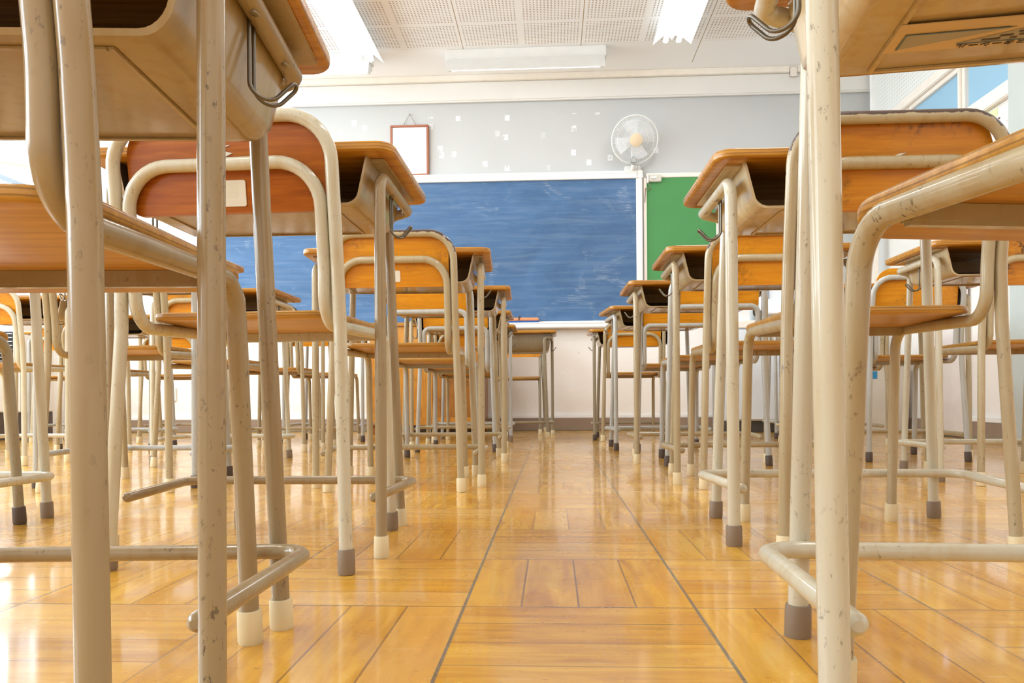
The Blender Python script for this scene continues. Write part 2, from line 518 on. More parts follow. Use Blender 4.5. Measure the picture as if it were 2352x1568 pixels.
# ------------------------------------------------------------------ desks  (x, y, yaw, height, metal, cap, tray, label)
TALL = .76
DESKS = [
 ('A1', -.545, .743, 5, .70, 'tan', 'cream_cap', 'tray', 'big nearest desk at upper left with brown tray and wire bag hook'),
 ('A2', -.551, 1.535, 0, .728, 'tan', 'cream_cap', 'tray', 'second desk left of the aisle, dark tray open behind red-brown chair back'),
 ('A3', -.495, 2.615, 3, .752, 'beige', 'cream_cap', 'tray', 'third desk left of the aisle, set slightly askew, top level with chalkboard middle'),
 ('A4', -.478, 3.545, 2, .764, 'beige', 'cream_cap', 'tray', 'fourth desk left of the aisle, beige legs with cream caps'),
 ('A5', -.520, 4.48, 0, .76, 'beige', 'cream_cap', 'tray', 'fifth desk left of the aisle, its corner over the board eraser'),
 ('A6', -.528, 5.15, 0, .745, 'silver', 'grey_cap', 'tray', 'last desk left of the aisle, pale legs with grey caps by the turned desk'),
 ('R1', .508, .721, -6.5, .76, 'ivory', 'grey_cap', 'tray_light', 'big nearest desk at upper right with glossy tray underside and torn sticker'),
 ('R2', .622, 1.652, 0, .737, 'ivory', 'grey_cap', 'tray_light', 'second desk right of the aisle, ivory legs with grey-brown caps'),
 ('R3', .668, 2.68, 0, .756, 'beige', 'cream_cap', 'tray', 'third desk right of the aisle, beige legs with cream caps beside green board'),
 ('R4', .620, 3.48, 1, .766, 'beige', 'cream_cap', 'tray', 'fourth desk right of the aisle, worn beige legs in front of chalkboard corner'),
 ('R5', .575, 4.30, 6, .754, 'silver', 'dark_cap', 'tray', 'fifth desk right of the aisle, silver legs with dark caps'),
 ('R6', .535, 5.27, 0, .72, 'olive', 'dark_cap', 'tray', 'last and smallest desk right of the aisle, dull olive legs'),
 ('B1', -1.455, 1.64, 0, .735, 'ivory', 'grey_cap', 'tray_light', 'desk cut by the left frame edge with hook, under the window light'),
 ('B2', -1.405, 2.61, 0, .76, 'silver', 'dark_cap', 'tray', 'silver-legged desk in second column left, its corner right of nearest left leg'),
 ('B3', -1.485, 3.50, 0, .76, 'ivory', 'grey_cap', 'tray_light', 'second-column desk with visible bag hook in front of the chalkboard\'s left half'),
 ('B4', -1.52, 4.40, 0, .76, 'beige', 'cream_cap', 'tray', 'fourth desk of second left column, half hidden under near chair seats'),
 ('B5', -1.50, 5.22, 0, .755, 'silver', 'dark_cap', 'tray', 'last desk of second left column, silver legs by the lectern'),
 ('C3', -2.47, 3.62, 0, .76, 'ivory', 'cream_cap', 'tray', 'third-column desk with dark opening at far left between chair legs'),
 ('C4', -2.50, 4.42, 0, .755, 'silver', 'dark_cap', 'tray', 'third-column silver-legged desk behind the left chair legs'),
 ('C5', -2.50, 5.28, 0, .755, 'beige', 'cream_cap', 'tray', 'last desk of third left column near the front wall outlet'),
 ('D5', -3.32, 5.35, 0, .755, 'silver', 'grey_cap', 'tray', 'far-left last desk beside the heater cabinet'),
 ('F2', 1.512, 2.76, 0, .775, 'ivory', 'grey_cap', 'tray_light', 'far-right column desk with pale tray and hook, nearest the right wall window'),
 ('F3', 1.545, 3.66, 0, .765, 'beige', 'cream_cap', 'tray', 'far-right column desk seen through the legs, orange edge left of F chair back'),
 ('F4', 1.60, 4.62, 0, .76, 'beige', 'cream_cap', 'tray', 'far-right column fourth desk before the grey wall panel'),
 ('F5', 1.72, 5.36, 0, .76, 'silver', 'dark_cap', 'tray', 'far-right column last desk close to the steel cabinet'),
]
DESKS[22] = DESKS[22][:-1] + ('far-right column third desk seen between the nearest right legs, orange front edge',)
DK = {}
WID = {'B1': 1.05, 'A1': 1.0, 'A2': .94, 'R1': 1.08, 'R2': 1.08, 'R3': 1.04, 'R4': 1.03}
for (k, x, y, yaw, h, me, ca, tr, lab) in DESKS:
    o, d = put(DESK0, (x, y), yaw, (WID.get(k, 1), 1, h / TALL), me, ca, lab, 'desk', GD, tray=tr, far=y > 2)
    DK[k] = (o, d)
DK['R1'][0].rotation_euler.y = R(-.5)
for _k in ('A1', 'R1'):      # the two nearest have deeper trays
    _tr = DK[_k][1]['book_tray'][0]; _tr.scale.z = 1.42; _tr.location.z = .741 * (1 - 1.42); _tr.scale.x = 1.05 if _k == 'A1' else 1.0
# the desk turned to face the class
o, d = put(DESK0, (-.262, 5.64), 180, (1, 1, .985), 'olive', 'cream_cap', 'desk turned round at end of aisle, closed tray front facing the class', 'desk', GD, tray='olive', far=True)
DK['T'] = (o, d)

# ------------------------------------------------------------------ chairs
CHAIRS = [
 ('A1', -.503, .686, 4, 1, 1.0, 'tan', 'cream_cap', 'back_orange', 'nearest left chair, thick scuffed legs and orange-edged seat cropped by frame'),
 ('A2', -.524, 1.457, -3, 1, 1.0, 'ivory', 'grey_cap', 'back_red', 'ivory chair with red-brown backrest and white name plate, grey caps'),
 ('A3', -.477, 2.565, 0, 1, 1.05, 'beige', 'cream_cap', 'back_orange', 'orange-backed chair with worn brown frame top before the chalkboard'),
 ('A4', -.520, 3.47, 0, 2, 1.05, 'silver', 'dark_cap', 'back_orange', 'silver chair with dark caps and scratched orange back, fourth left of aisle'),
 ('A5', -.500, 4.24, 0, 2, 1.05, 'silver', 'dark_cap', 'back_orange', 'silver chair fifth left of the aisle, plain orange back before the lectern'),
 ('A6', -.540, 5.06, 0, 1, 1.03, 'beige', 'cream_cap', 'back_orange', 'beige arch-backed chair last left of aisle, against the wooden lectern'),
 ('R1', .462, .552, 9, 1, 1.05, 'beige', 'cream_cap', 'back_orange', 'nearest right chair, chipped seat edge sloping out of the frame'),
 ('R2', .590, 1.572, 0, 1, 1.02, 'beige', 'cream_cap', 'back_grimy', 'chair with wide grimy orange back and worn dark top rail at right'),
 ('R3', .657, 2.605, 0, 1, 1.05, 'beige', 'cream_cap', 'back_orange', 'beige chair with cream caps, orange back below second right desk tray'),
 ('R4', .665, 3.40, 0, 2, 1.05, 'silver', 'dark_cap', 'back_orange', 'silver chair with dark caps, orange back over bar, fourth right of aisle'),
 ('R5', .635, 4.24, 0, 2, 1.05, 'silver', 'dark_cap', 'back_orange', 'silver chair with dark caps fifth right of the aisle'),
 ('R6', .519, 5.20, 0, 1, 1.02, 'beige', 'cream_cap', 'back_orange', 'small beige chair with yellow-orange back, last right of aisle'),
 ('B1', -1.385, 1.515, 0, 1, 1.02, 'olive', 'dark_cap', 'back_orange', 'dull grey-olive chair with dark dusty cap at left frame edge'),
 ('B2', -1.368, 2.545, 0, 1, 1.05, 'beige', 'cream_cap', 'back_orange', 'beige chair second in second left column, arch behind near seat'),
 ('B3', -1.47, 3.41, 0, 1, 1.05, 'beige', 'cream_cap', 'back_orange', 'beige chair third in second left column, back below hooked desk'),
 ('B4', -1.52, 4.30, 0, 1, 1.05, 'beige', 'cream_cap', 'back_orange', 'beige chair fourth in second left column, seen under red-brown chair seat'),
 ('B5', -1.50, 5.12, 0, 1, 1.05, 'beige', 'cream_cap', 'back_orange', 'beige chair last in second left column near the lectern'),
 ('C3', -2.50, 3.50, 0, 1, 1.05, 'ivory', 'cream_cap', 'back_orange', 'pale chair with bright orange back at left edge, before heater grille'),
 ('C4', -2.49, 4.33, 0, 1, 1.05, 'beige', 'cream_cap', 'back_orange', 'beige chair fourth in third left column behind thick near leg'),
 ('C5', -2.50, 5.19, 0, 1, 1.05, 'beige', 'cream_cap', 'back_orange', 'beige chair last in third left column by the wall outlet'),
 ('D5', -3.28, 5.27, 0, 1, 1.05, 'ivory', 'cream_cap', 'back_orange', 'small far-left chair with pinkish orange back near heater cabinet'),
 ('F2', 1.515, 2.70, 0, 1, 1.05, 'beige', 'cream_cap', 'back_grimy', 'worn beige chair at right edge, brown-topped arch and peeling orange back'),
 ('F3', 1.53, 3.57, 0, 2, 1.05, 'silver', 'dark_cap', 'back_orange', 'silver chair with broad plain orange back in far-right column'),
 ('F4', 1.62, 4.53, 0, 1, 1.05, 'beige', 'cream_cap', 'back_orange', 'beige chair fourth in far-right column before grey panel'),
 ('F5', 1.72, 5.24, 0, 2, 1.05, 'silver', 'dark_cap', 'back_orange', 'silver chair last in far-right column near steel cabinet'),
]
CH = {}
for (k, x, y, yaw, kind, s, me, ca, wo, lab) in CHAIRS:
    if k != 'R1': y = min(y, DK[k][0].location.y - .08)
    o, d = put(CH1 if kind == 1 else CH2, (x, y), yaw, (.96 if k == 'R2' else 1, 1, s), me, ca, lab, 'chair', GC, wood_=wo)
    CH[k] = (o, d)
o, d = put(CH1, (-.262, 6.12), 180, (1, 1, 1.03), 'olive', 'cream_cap', 'chair behind the turned desk, facing the class, backrest below its tray', 'chair', GC, wood_='back_orange')

# stickers and plates on the chair backs
def yb(z): return -.187 - .033 * (z - .5) / .235
def backplate(name, chair, x0, x1, z0, z1, mat, label=None, shape=None):
    b = CH[chair][1]['backrest'][0]
    bm = BM()
    ol = shape or rrect(x0, x1, z0, z1, .004, 4)
    def f(x, z, t):
        y = yb(z) + .0135 - .004 * (1 - (x / .168) ** 2) - t
        return (x, y, z)
    plate(bm, ol, 0.0004, .0016, .0004, 1, f)
    o = link(name, bm, mat, b)
    if label: o['label'] = label
    return o
backplate('name_plate', 'A2', -.032, .036, .598, .640, M['sticker'], 'blank cream name plate')
backplate('name_plate', 'A2', -.030, .024, .612, .636, flat('plate_inner', (.70, .66, .54), .5))
backplate('torn_sticker', 'A2', 0, 0, 0, 0, M['sticker'], 'torn white sticker',
          shape=[(-.022, .674), (.004, .676), (.018, .682), (.006, .685), (.002, .690), (.014, .695), (-.006, .694), (-.022, .691)])
backplate('name_plate', 'A3', -.024, .022, .602, .634, M['sticker'], 'worn grey-white name plate')
for q in ([(-.004, .676), (.006, .679), (.016, .680), (.004, .676)], [(-.003, .664), (.008, .666), (.018, .666), (.006, .662)]):
    backplate('paint_chip', 'R2', 0, 0, 0, 0, M['sticker'], None, shape=q)

# ------------------------------------------------------------------ the room
XL, XR, YW, ZC, YB = -4.15, 2.66, 6.64, 3.0, -1.6
# floor: parquet blocks in basket weave
def floor_mat():
    t = NT('parquet'); T = .3086
    x, y, z = t.sep(t.coord())
    tx = t.math('DIVIDE', t.math('ADD', x, .121), T); ty = t.math('DIVIDE', t.math('SUBTRACT', y, 1.053), T)
    ix, iy = t.math('FLOOR', tx), t.math('FLOOR', ty)
    fx, fy = t.math('SUBTRACT', tx, ix), t.math('SUBTRACT', ty, iy)
    par = t.math('FLOORED_MODULO', t.math('ADD', ix, iy), 2.)
    inv = t.math('SUBTRACT', 1., par)
    sel = lambda a, b: t.math('ADD', t.math('MULTIPLY', a, inv), t.math('MULTIPLY', b, par))
    p = t.math('MULTIPLY', sel(fx, fy), 4.)
    ip = t.math('FLOOR', p); fp = t.math('SUBTRACT', p, ip)
    idv = t.comb(ix, iy, ip)
    rnd = t.white(idv)
    along = sel(y, x); across = sel(x, y)
    gv = t.comb(t.math('MULTIPLY', along, 5.), t.math('MULTIPLY', across, 70.), t.math('MULTIPLY', rnd, 50.))
    g = t.noise(gv, 1., 5, .62, .8)
    gv2 = t.comb(t.math('MULTIPLY', along, 3.), t.math('MULTIPLY', across, 14.), t.math('MULTIPLY', rnd, 90.))
    g2 = t.noise(gv2, 1.2, 3, .5, 1.2)
    w = t.math('ADD', t.math('MULTIPLY', g, .45), t.math('MULTIPLY', g2, .55))
    c = t.ramp(w, [(.30, (.42, .17, .010)), (.46, (.64, .31, .018)), (.58, (.77, .42, .034)), (.74, (.84, .54, .085))])
    c = t.mix(t.range(rnd, 0, 1, 0, .5), c, (.55, .23, .016))
    rn2 = t.white(t.vadd(idv, t.comb(9.3, 4.1, 2.7)))
    c = t.mix(t.range(rn2, .55, 1, 0, .45), c, (.80, .50, .17))
    # old stains and wear
    co = t.coord()
    st = t.math('MULTIPLY', t.range(t.noise(co, 3.2, 5, .6), .54, .70), .35)
    c = t.mix(st, c, (.38, .14, .02))
    spk = t.math('MULTIPLY', t.range(t.noise(t.mapv(co, (1, 2.2, 1)), 46, 3, .6), .66, .72), .5)
    c = t.mix(spk, c, (.26, .10, .02))
    for ang, sc_ in ((.6, 1.), (-.9, 1.3)):
        mp = t.n.new('ShaderNodeMapping'); t.put(mp.inputs[0], co); mp.inputs['Rotation'].default_value = (0, 0, ang); mp.inputs['Scale'].default_value = (4 * sc_, 130 * sc_, 1)
        k = t.math('MULTIPLY', t.range(t.noise(mp.outputs[0], 1.6, 2, .5, 1.5), .70, .76), .45)
        c = t.mix(k, c, (.88, .72, .42))
    # gaps
    ed = t.math('MINIMUM', fp, t.math('SUBTRACT', 1., fp))
    lp = t.range(ed, .012, .024, 1, 0)
    ex = t.math('MINIMUM', fx, t.math('SUBTRACT', 1., fx)); ey = t.math('MINIMUM', fy, t.math('SUBTRACT', 1., fy))
    ly = t.range(ey, .003, .008, 1, 0)
    lx = t.range(ex, .005, .009, 1, 0)
    c = t.mix(t.math('MULTIPLY', lp, t.range(rnd, 0, 1, .55, .95)), c, (.24, .11, .03))
    c = t.mix(t.math('MULTIPLY', ly, .8), c, (.20, .11, .045))
    dn = t.range(t.noise(co, 2.0, 2), .40, .55, .25, 1.)
    gapc = t.mix(t.noise(co, 160, 2), (.05, .045, .035), (.24, .21, .16))
    # the two seams along the aisle are wide open, the others half closed
    near = t.math('LESS_THAN', t.math('ABSOLUTE', t.math('SUBTRACT', x, .033)), .25)
    amt = t.math('MAXIMUM', t.math('MULTIPLY', dn, .75), t.math('MULTIPLY', near, .95))
    c = t.mix(t.math('MULTIPLY', lx, amt), c, gapc)
    rg = t.noise(co, 7, 4, .6)
    t.set(Base_Color=c, Roughness=t.range(rg, .3, .7, .22, .32), Specular_IOR_Level=.5, Coat_Weight=.65, Coat_Roughness=.09, Coat_IOR=1.5)
    return t.m
struct('floor', bx(XL - .3, XR + .3, YB, YW + .3, -.12, 0), floor_mat(), smooth=False)

def ceil_mat():
    t = NT('perforated_board')
    x, y, z = t.sep(t.coord())
    px = t.math('MULTIPLY', t.math('FRACT', t.math('DIVIDE', t.math('ADD', x, .675), .457)), .457)
    py = t.math('MULTIPLY', t.math('FRACT', t.math('DIVIDE', t.math('SUBTRACT', y, 6.055), .38)), .38)
    pit = .0245
    hx = t.math('DIVIDE', t.math('SUBTRACT', px, .0203), pit); hy = t.math('DIVIDE', t.math('SUBTRACT', py, .0185), pit)
    inx = t.math('MULTIPLY', t.math('GREATER_THAN', hx, 0.), t.math('LESS_THAN', hx, 17.))
    iny = t.math('MULTIPLY', t.math('GREATER_THAN', hy, 0.), t.math('LESS_THAN', hy, 14.))
    dx = t.math('SUBTRACT', t.math('FRACT', hx), .5); dy = t.math('SUBTRACT', t.math('FRACT', hy), .5)
    d = t.math('SQRT', t.math('ADD', t.math('MULTIPLY', dx, dx), t.math('MULTIPLY', dy, dy)))
    hole = t.range(d, .20, .27, 1, 0)
    field = t.math('MULTIPLY', t.math('MULTIPLY', inx, iny), t.math('LESS_THAN', y, 6.05))
    hole = t.math('MULTIPLY', hole, field)
    sx = t.math('ABSOLUTE', t.math('SUBTRACT', t.math('FRACT', t.math('ADD', t.math('DIVIDE', t.math('ADD', x, .675), .914), .5)), .5))
    seam = t.math('MULTIPLY', t.range(sx, .0028, .0042, 1, 0), t.math('LESS_THAN', y, 6.45))
    sy = t.math('ABSOLUTE', t.math('SUBTRACT', y, 6.06))
    seam2 = t.range(sy, .0015, .003, 1, 0)
    base = t.mix(t.noise(t.coord(), 1.2, 3), (.90, .90, .87), (.94, .94, .92))
    c = t.mix(t.math('MULTIPLY', hole, .9), base, (.36, .25, .16))
    c = t.mix(seam, c, (.45, .33, .20))
    c = t.mix(t.math('MULTIPLY', seam2, .4), c, (.6, .5, .4))
    t.set(Base_Color=c, Roughness=.7)
    return t.m
struct('ceiling', bx(XL - .3, XR + .3, YB, YW + .3, ZC, ZC + .1), ceil_mat(), smooth=False)

def wall_mat(name, up, low, zsplit, patches=0.):
    t = NT(name)
    co = t.coord(); x, y, z = t.sep(co)
    n = t.noise(co, 2.2, 4, .6)
    c = t.mix(n, tuple(v * .93 for v in up), tuple(min(1, v * 1.04) for v in up))
    cl = t.mix(n, tuple(v * .95 for v in low), tuple(min(1, v * 1.04) for v in low))
    f = t.math('LESS_THAN', z, zsplit)
    c = t.mix(f, c, cl)
    # scratches and dirt low down
    s = t.math('MULTIPLY', t.range(t.noise(t.mapv(co, (1, 1, 2)), 38, 4, .65), .66, .71), f)
    c = t.mix(t.math('MULTIPLY', s, .5), c, (.50, .33, .18))
    if patches:
        # bits of paper and tape left on the wall
        v = t.n.new('ShaderNodeTexVoronoi'); v.distance = 'CHEBYCHEV'
        t.put(v.inputs['Vector'], t.mapv(co, (1, 1, .85))); v.inputs['Scale'].default_value = 9.
        d = v.outputs['Distance']; pos = v.outputs['Color']
        on = t.math('GREATER_THAN', t.sep(pos)[0], .40)
        m = t.math('MULTIPLY', t.range(d, .17, .20, 1, 0), on)
        m = t.math('MULTIPLY', m, t.range(t.noise(co, 40, 3), .36, .46))
        band = t.math('MULTIPLY', t.math('GREATER_THAN', z, 2.2), t.math('LESS_THAN', z, 2.68))
        m = t.math('MULTIPLY', t.math('MULTIPLY', m, band), t.math('LESS_THAN', x, .95))
        c = t.mix(t.math('MULTIPLY', m, patches), c, (.92, .93, .94))
    t.bump(t.noise(co, 120, 2), .08, .001)
    t.set(Base_Color=c, Roughness=.55)
    return t.m
WF = wall_mat('front_wall_paint', (.55, .56, .55), (.93, .88, .83), .93, .6)
struct('wall_front', bx(XL - .2, XR + .2, YW, YW + .2, 0, ZC), WF, smooth=False)
# beam across the top of the front wall with a soft lower edge, and the strip below the ceiling
WB = wall_mat('beam_paint', (.80, .78, .73), (.8, .78, .73), -1)
struct('trim_1', bx(XL, XR, YW - .045, YW, 2.785, 2.955, bev=.012, seg=3), WB)
struct('trim_2', bx(XL, XR, YW - .075, YW, 2.95, ZC, bev=.004), flat('cream_trim', (.88, .82, .72), .5))
BASE = NT('baseboard_mortar')
_co = BASE.coord(); _z = BASE.sep(_co)[2]
_c = BASE.mix(BASE.noise(_co, 14, 4, .6), (.27, .19, .135), (.36, .26, .19))
_g = BASE.math('MULTIPLY', BASE.range(_z, .045, .0), BASE.range(BASE.noise(_co, 16, 3), .4, .6))
_c = BASE.mix(_g, _c, (.25, .24, .15)); BASE.set(Base_Color=_c, Roughness=.7)
BWH = flat('white_trim', (.92, .92, .91), .45)
struct('baseboard_front', bx(XL, XR, YW - .03, YW, 0, .105, bev=.003), BASE.m)
struct('trim_3', bx(XL, XR, YW - .022, YW, .105, .132, bev=.003), BWH)
struct('baseboard_right', bx(XR - .03, XR, YB, YW - .03, 0, .11, bev=.003), BASE.m)
struct('trim_4', bx(XR - .035, XR, 4.05, 5.12, .11, .145, bev=.004), BWH)
# right wall: solid below, corridor door panels, transom band, perforated board above
WR = wall_mat('right_wall_paint', (.84, .80, .74), (.90, .84, .78), .93)
bm = BM()
box(bm, XR, XR + .15, YB, 4.99, 0, 2.02)
box(bm, XR, XR + .15, 4.99, 5.40, 0, 1.38)
box(bm, XR, XR + .15, 5.40, 5.54, 0, 1.38); box(bm, XR, XR + .15, 4.99, 5.54, 1.92, 2.02)
box(bm, XR, XR + .15, 5.54, YW, 0, 2.02)
box(bm, XR, XR + .15, YB, YW, 2.40, ZC)
struct('wall_right', bm, WR, smooth=False)
def perf():
    t = NT('perforated_wall_board'); x, y, z = t.sep(t.coord())
    a = t.math('SUBTRACT', t.math('FRACT', t.math('DIVIDE', y, .03)), .5); b = t.math('SUBTRACT', t.math('FRACT', t.math('DIVIDE', z, .03)), .5)
    d = t.math('SQRT', t.math('ADD', t.math('MULTIPLY', a, a), t.math('MULTIPLY', b, b)))
    c = t.mix(t.range(d, .16, .24, .55, 0), (.82, .83, .79), (.45, .42, .36))
    t.set(Base_Color=c, Roughness=.6); return t.m
struct('trim_5', bx(XR - .02, XR, 4.6, YW - .08, 2.47, 2.93, bev=.002), perf())
struct('trim_6', bx(XR - .05, XR, YW - .115, YW - .08, 2.10, 2.95, bev=.004), BWH)
struct('trim_7', bx(XR - .05, XR, 4.6, YW - .08, 2.93, 2.965, bev=.004), BWH)
CREAM = flat('cream_timber', (.88, .80, .71), .45)
struct('trim_8', bx(XR - .06, XR, 4.45, YW - .08, 2.395, 2.465, bev=.006), CREAM)
struct('trim_9', bx(XR - .04, XR, 4.45, YW - .08, 2.00, 2.065, bev=.005), CREAM)
struct('trim_10', bx(XR - .12, XR, 4.18, 4.50, 0.0, ZC, bev=.008), flat('pale_green_pillar', (.50, .54, .51), .45))

PANE_BLUE = NT('frosted_pane'); PANE_BLUE.set(Base_Color=(.24, .42, .56), Roughness=.25, Emission_Color=(.36, .60, .75, 1), Emission_Strength=.12)
PANE_HOT = NT('bright_pane'); PANE_HOT.set(Base_Color=(.8, .88, 1), Roughness=.3, Emission_Color=(.55, .66, 1, 1), Emission_Strength=14.)
FRM = flat('pale_window_frame', (.86, .79, .70), .45)
def side_window(name, y0, y1, z0, z1, pane, x=XR, w=.03):
    e = empty(name, (x, (y0 + y1) / 2, z0)); e['kind'] = 'structure'
    h, l = z1 - z0, (y1 - y0) / 2
    bm = BM()
    box(bm, -.03, .03, -l, l, 0, w, .004); box(bm, -.03, .03, -l, l, h - w, h, .004)
    box(bm, -.03, .03, -l, -l + w, w, h - w, .004); box(bm, -.03, .03, l - w, l, w, h - w, .004)
    link('window_frame', bm, FRM, e)
    link('pane', bx(-.004, .004, -l + w, l - w, w, h - w), pane, e, smooth=False)
    return e
side_window('window_1', 4.50, 5.16, 2.06, 2.40, PANE_BLUE.m, w=.035)
side_window('window_2', 5.18, 5.90, 2.06, 2.40, PANE_BLUE.m, w=.035)
side_window('window_3', 5.92, 6.52, 2.06, 2.40, PANE_BLUE.m, w=.035)
side_window('window_4', 4.99, 5.40, 1.38, 1.92, PANE_BLUE.m, w=.03)
side_window('window_5', 5.40, 5.54, 1.38, 1.92, PANE_HOT.m, w=.012)
# sliding door leaf beside the corridor
dl = empty('door_1', (XR - .03, 5.12, 0)); dl['kind'] = 'structure'
link('door_leaf', bx(-.012, .012, 0, .52, .012, 1.36, bev=.004), flat('pale_pink_door', (.86, .79, .75), .4), dl)
link('door_handle', bx(-.02, -.008, .05, .07, .82, .98, bev=.003), M['screw'], dl)

# left wall with windows
WL = wall_mat('left_wall_paint', (.86, .86, .84), (.86, .82, .76), .93)
bm = BM()
YS = [(-1.4, .9), (1.15, 3.45), (3.7, 6.30)]
box(bm, XL - .2, XL, YB, YW, 0, .86); box(bm, XL - .2, XL, YB, YW, 2.62, ZC)
prev = YB
for a, b in YS: box(bm, XL - .2, XL, prev, a, .86, 2.62); prev = b
box(bm, XL - .2, XL, prev, YW, .86, 2.62)
struct('wall_left', bm, WL, smooth=False)
GL = NT('window_glass')
_t = GL.n.new('ShaderNodeBsdfTransparent'); _t.inputs[0].default_value = (.95, .98, 1, 1)
_g = GL.n.new('ShaderNodeBsdfGlossy'); _g.inputs['Roughness'].default_value = .03
_m = GL.n.new('ShaderNodeMixShader'); _m.inputs[0].default_value = .08
GL.l.new(_t.outputs[0], _m.inputs[1]); GL.l.new(_g.outputs[0], _m.inputs[2]); GL.l.new(_m.outputs[0], GL.out.inputs[0])
ALU = flat('aluminium_frame', (.52, .64, .80), .35, .2)
for i, (a, b) in enumerate(YS):
    e = empty('window_%d' % (6 + i), (XL - .08, (a + b) / 2, .86)); e['kind'] = 'structure'
    l, h = (b - a) / 2, 1.76
    bm = BM()
    box(bm, -.03, .03, -l, l, 0, .05, .004); box(bm, -.03, .03, -l, l, h - .05, h, .004); box(bm, -.025, .025, -l, l, 1.12, 1.16, .004)
    for k in range(5):
        y = -l + (2 * l - .045) * k / 4
        box(bm, -.03, .03, y, y + .045, .05, h - .05, .004)
    link('window_frame', bm, ALU, e)
    link('pane', bx(-.003, .003, -l + .02, l - .02, .03, h - .03), GL.m, e, smooth=False)
tag(link('white_rail', tube(BM(), [(-3.98, 5.35, 1.99), (-3.72, 5.98, 2.075)], .022, 16), flat('cream_rail', (.88, .89, .82), .4)),
    'thin white rod slanting across the left window above the cropped desk', 'rod')

struct('wall_back', bx(XL - .2, XR + .2, YB - .1, YB, 0, ZC), flat('back_wall_paint', (.74, .70, .64), .6), smooth=False)
for _x, _lab in ((2.0, 'small cream bracket fixed to the strip below the ceiling at right'), (-2.42, 'small cream clip on the beam beside the nearest left desk corner')):
    _b = empty('wall_bracket', (_x, YW - .075, 2.952 if _x > 0 else 2.80), 0, _lab, 'bracket')
    link('plate', bx(-.03, .03, -.006, 0, -.05, .035, bev=.003) if _x > 0 else bx(-.035, .035, .006, .03, -.02, .05, bev=.003), CREAM, _b)
    link('lug', bx(-.012, .022, -.03, -.006, -.05, -.03, bev=.003) if _x > 0 else bx(-.02, .01, -.012, .006, -.02, .02, bev=.003), CREAM, _b)
# ------------------------------------------------------------------ chalkboard
def board_mat(name, c1, c2, streak=.5, top=2.11):
    t = NT(name); co = t.coord(); x, y, z = t.sep(co)
    n = t.noise(t.mapv(co, (1.2, 1, 16)), 1.6, 5, .6, .6)
    n2 = t.noise(t.mapv(co, (1, 1, 1.6)), 1.7, 4, .6, 1.5)
    c = t.mix(t.range(n2, .3, .7), c1, c2)
    c = t.mix(t.math('MULTIPLY', t.range(n, .45, .85), streak * .32), c, (.50, .62, .76))
    w = t.math('MULTIPLY', t.range(t.noise(co, 2.6, 4, .6, 2.), .58, .72), t.range(t.noise(t.mapv(co, (3, 1, 30)), 3, 3), .45, .6))
    c = t.mix(t.math('MULTIPLY', w, streak * .45), c, (.72, .78, .82))
    t.set(Base_Color=c, Roughness=t.range(n2, .3, .7, .42, .55), Specular_IOR_Level=.35); return t.m
cb = empty('chalkboard', (-1.09, YW - .03, .92), 0, 'large blue chalkboard with chalk smears in a white frame on front wall', 'chalkboard')
bw, bh = 1.80, 1.19
link('board_panel', bx(-bw, bw, -.005, .028, 0, bh), board_mat('blue_chalkboard', (.044, .110, .225), (.068, .155, .305)), cb, smooth=False)
bm = BM()
box(bm, -bw - .055, bw + .055, -.028, .03, bh - .004, bh + .035, .004)
box(bm, -bw - .055, bw + .055, -.02, .03, bh + .035, bh + .062, .004)
for s in (-1, 1): box(bm, s * bw if s > 0 else -bw - .05, bw + .05 if s > 0 else -bw, -.024, .03, 0, bh - .004, .004)
box(bm, -bw - .05, bw + .05, -.024, .03, -.03, .0, .003)
link('board_frame', bm, flat('board_frame_white', (.86, .82, .76), .4), cb)
bm = BM()
box(bm, -bw - .05, bw + .05, -.10, .03, -.062, -.026, .006)
box(bm, -bw - .05, bw + .05, -.10, -.09, -.028, -.016, .003)
link('chalk_tray', bm, flat('chalk_ledge', (.87, .84, .80), .4), cb)
er = empty('board_eraser', (-.275, YW - .085, .8945), 0, 'long chalkboard eraser with orange back, blue pad and dark strap on chalk tray', 'eraser')
link('pad', bx(-.165, .165, -.03, .03, 0, .026, bev=.004), flat('blue_felt', (.02, .10, .33), .8), er)
link('back', bx(-.165, .165, -.03, .03, .026, .052, bev=.006), flat('orange_back', (.80, .30, .12), .5), er)
link('strap', tube(BM(), fillet([(-.0, -.032, .03), (0, -.034, .058), (.01, .0, .064), (0, .033, .05)], .01, 5), .006, 10), M['dark_cap'], er)
# green notice board
gb = empty('notice_board', (1.10, YW - .012, .92), 0, 'green felt notice board right of the chalkboard', 'notice board')
link('board_panel', bx(-.30, .275, -.004, .01, 0, 1.20), flat('green_felt', (.075, .27, .085), .85, var=.1, scale=3), gb, smooth=False)
bm = BM(); box(bm, -.305, .30, -.012, .012, 1.195, 1.232, .004); box(bm, .275, .30, -.012, .012, 0, 1.195, .003)
box(bm, -.325, -.30, -.014, .012, 0, 1.195, .003); box(bm, -.305, .30, -.012, .012, -.03, 0, .003)
link('board_frame', bm, flat('cream_board_frame', (.88, .79, .70), .5), gb)
# grey panel on the wall at the right end
gp = empty('wall_locker', (1.93, YW - .10, .60), 0, 'tall grey metal notice cabinet on front wall at right with dark edge strips', 'cabinet')
link('body', bx(-.50, .55, 0, .098, 0, 1.42, bev=.006), flat('grey_panel', (.50, .52, .50), .4), gp)
link('edge_strip', bx(-.535, -.50, -.006, .098, 0, 1.42, bev=.003), flat('steel_blue_strip', (.30, .36, .42), .35), gp)
link('edge_strip', bx(.0, .03, -.008, .0, 0, 1.42, bev=.002), flat('dark_strip', (.08, .10, .13), .4), gp)

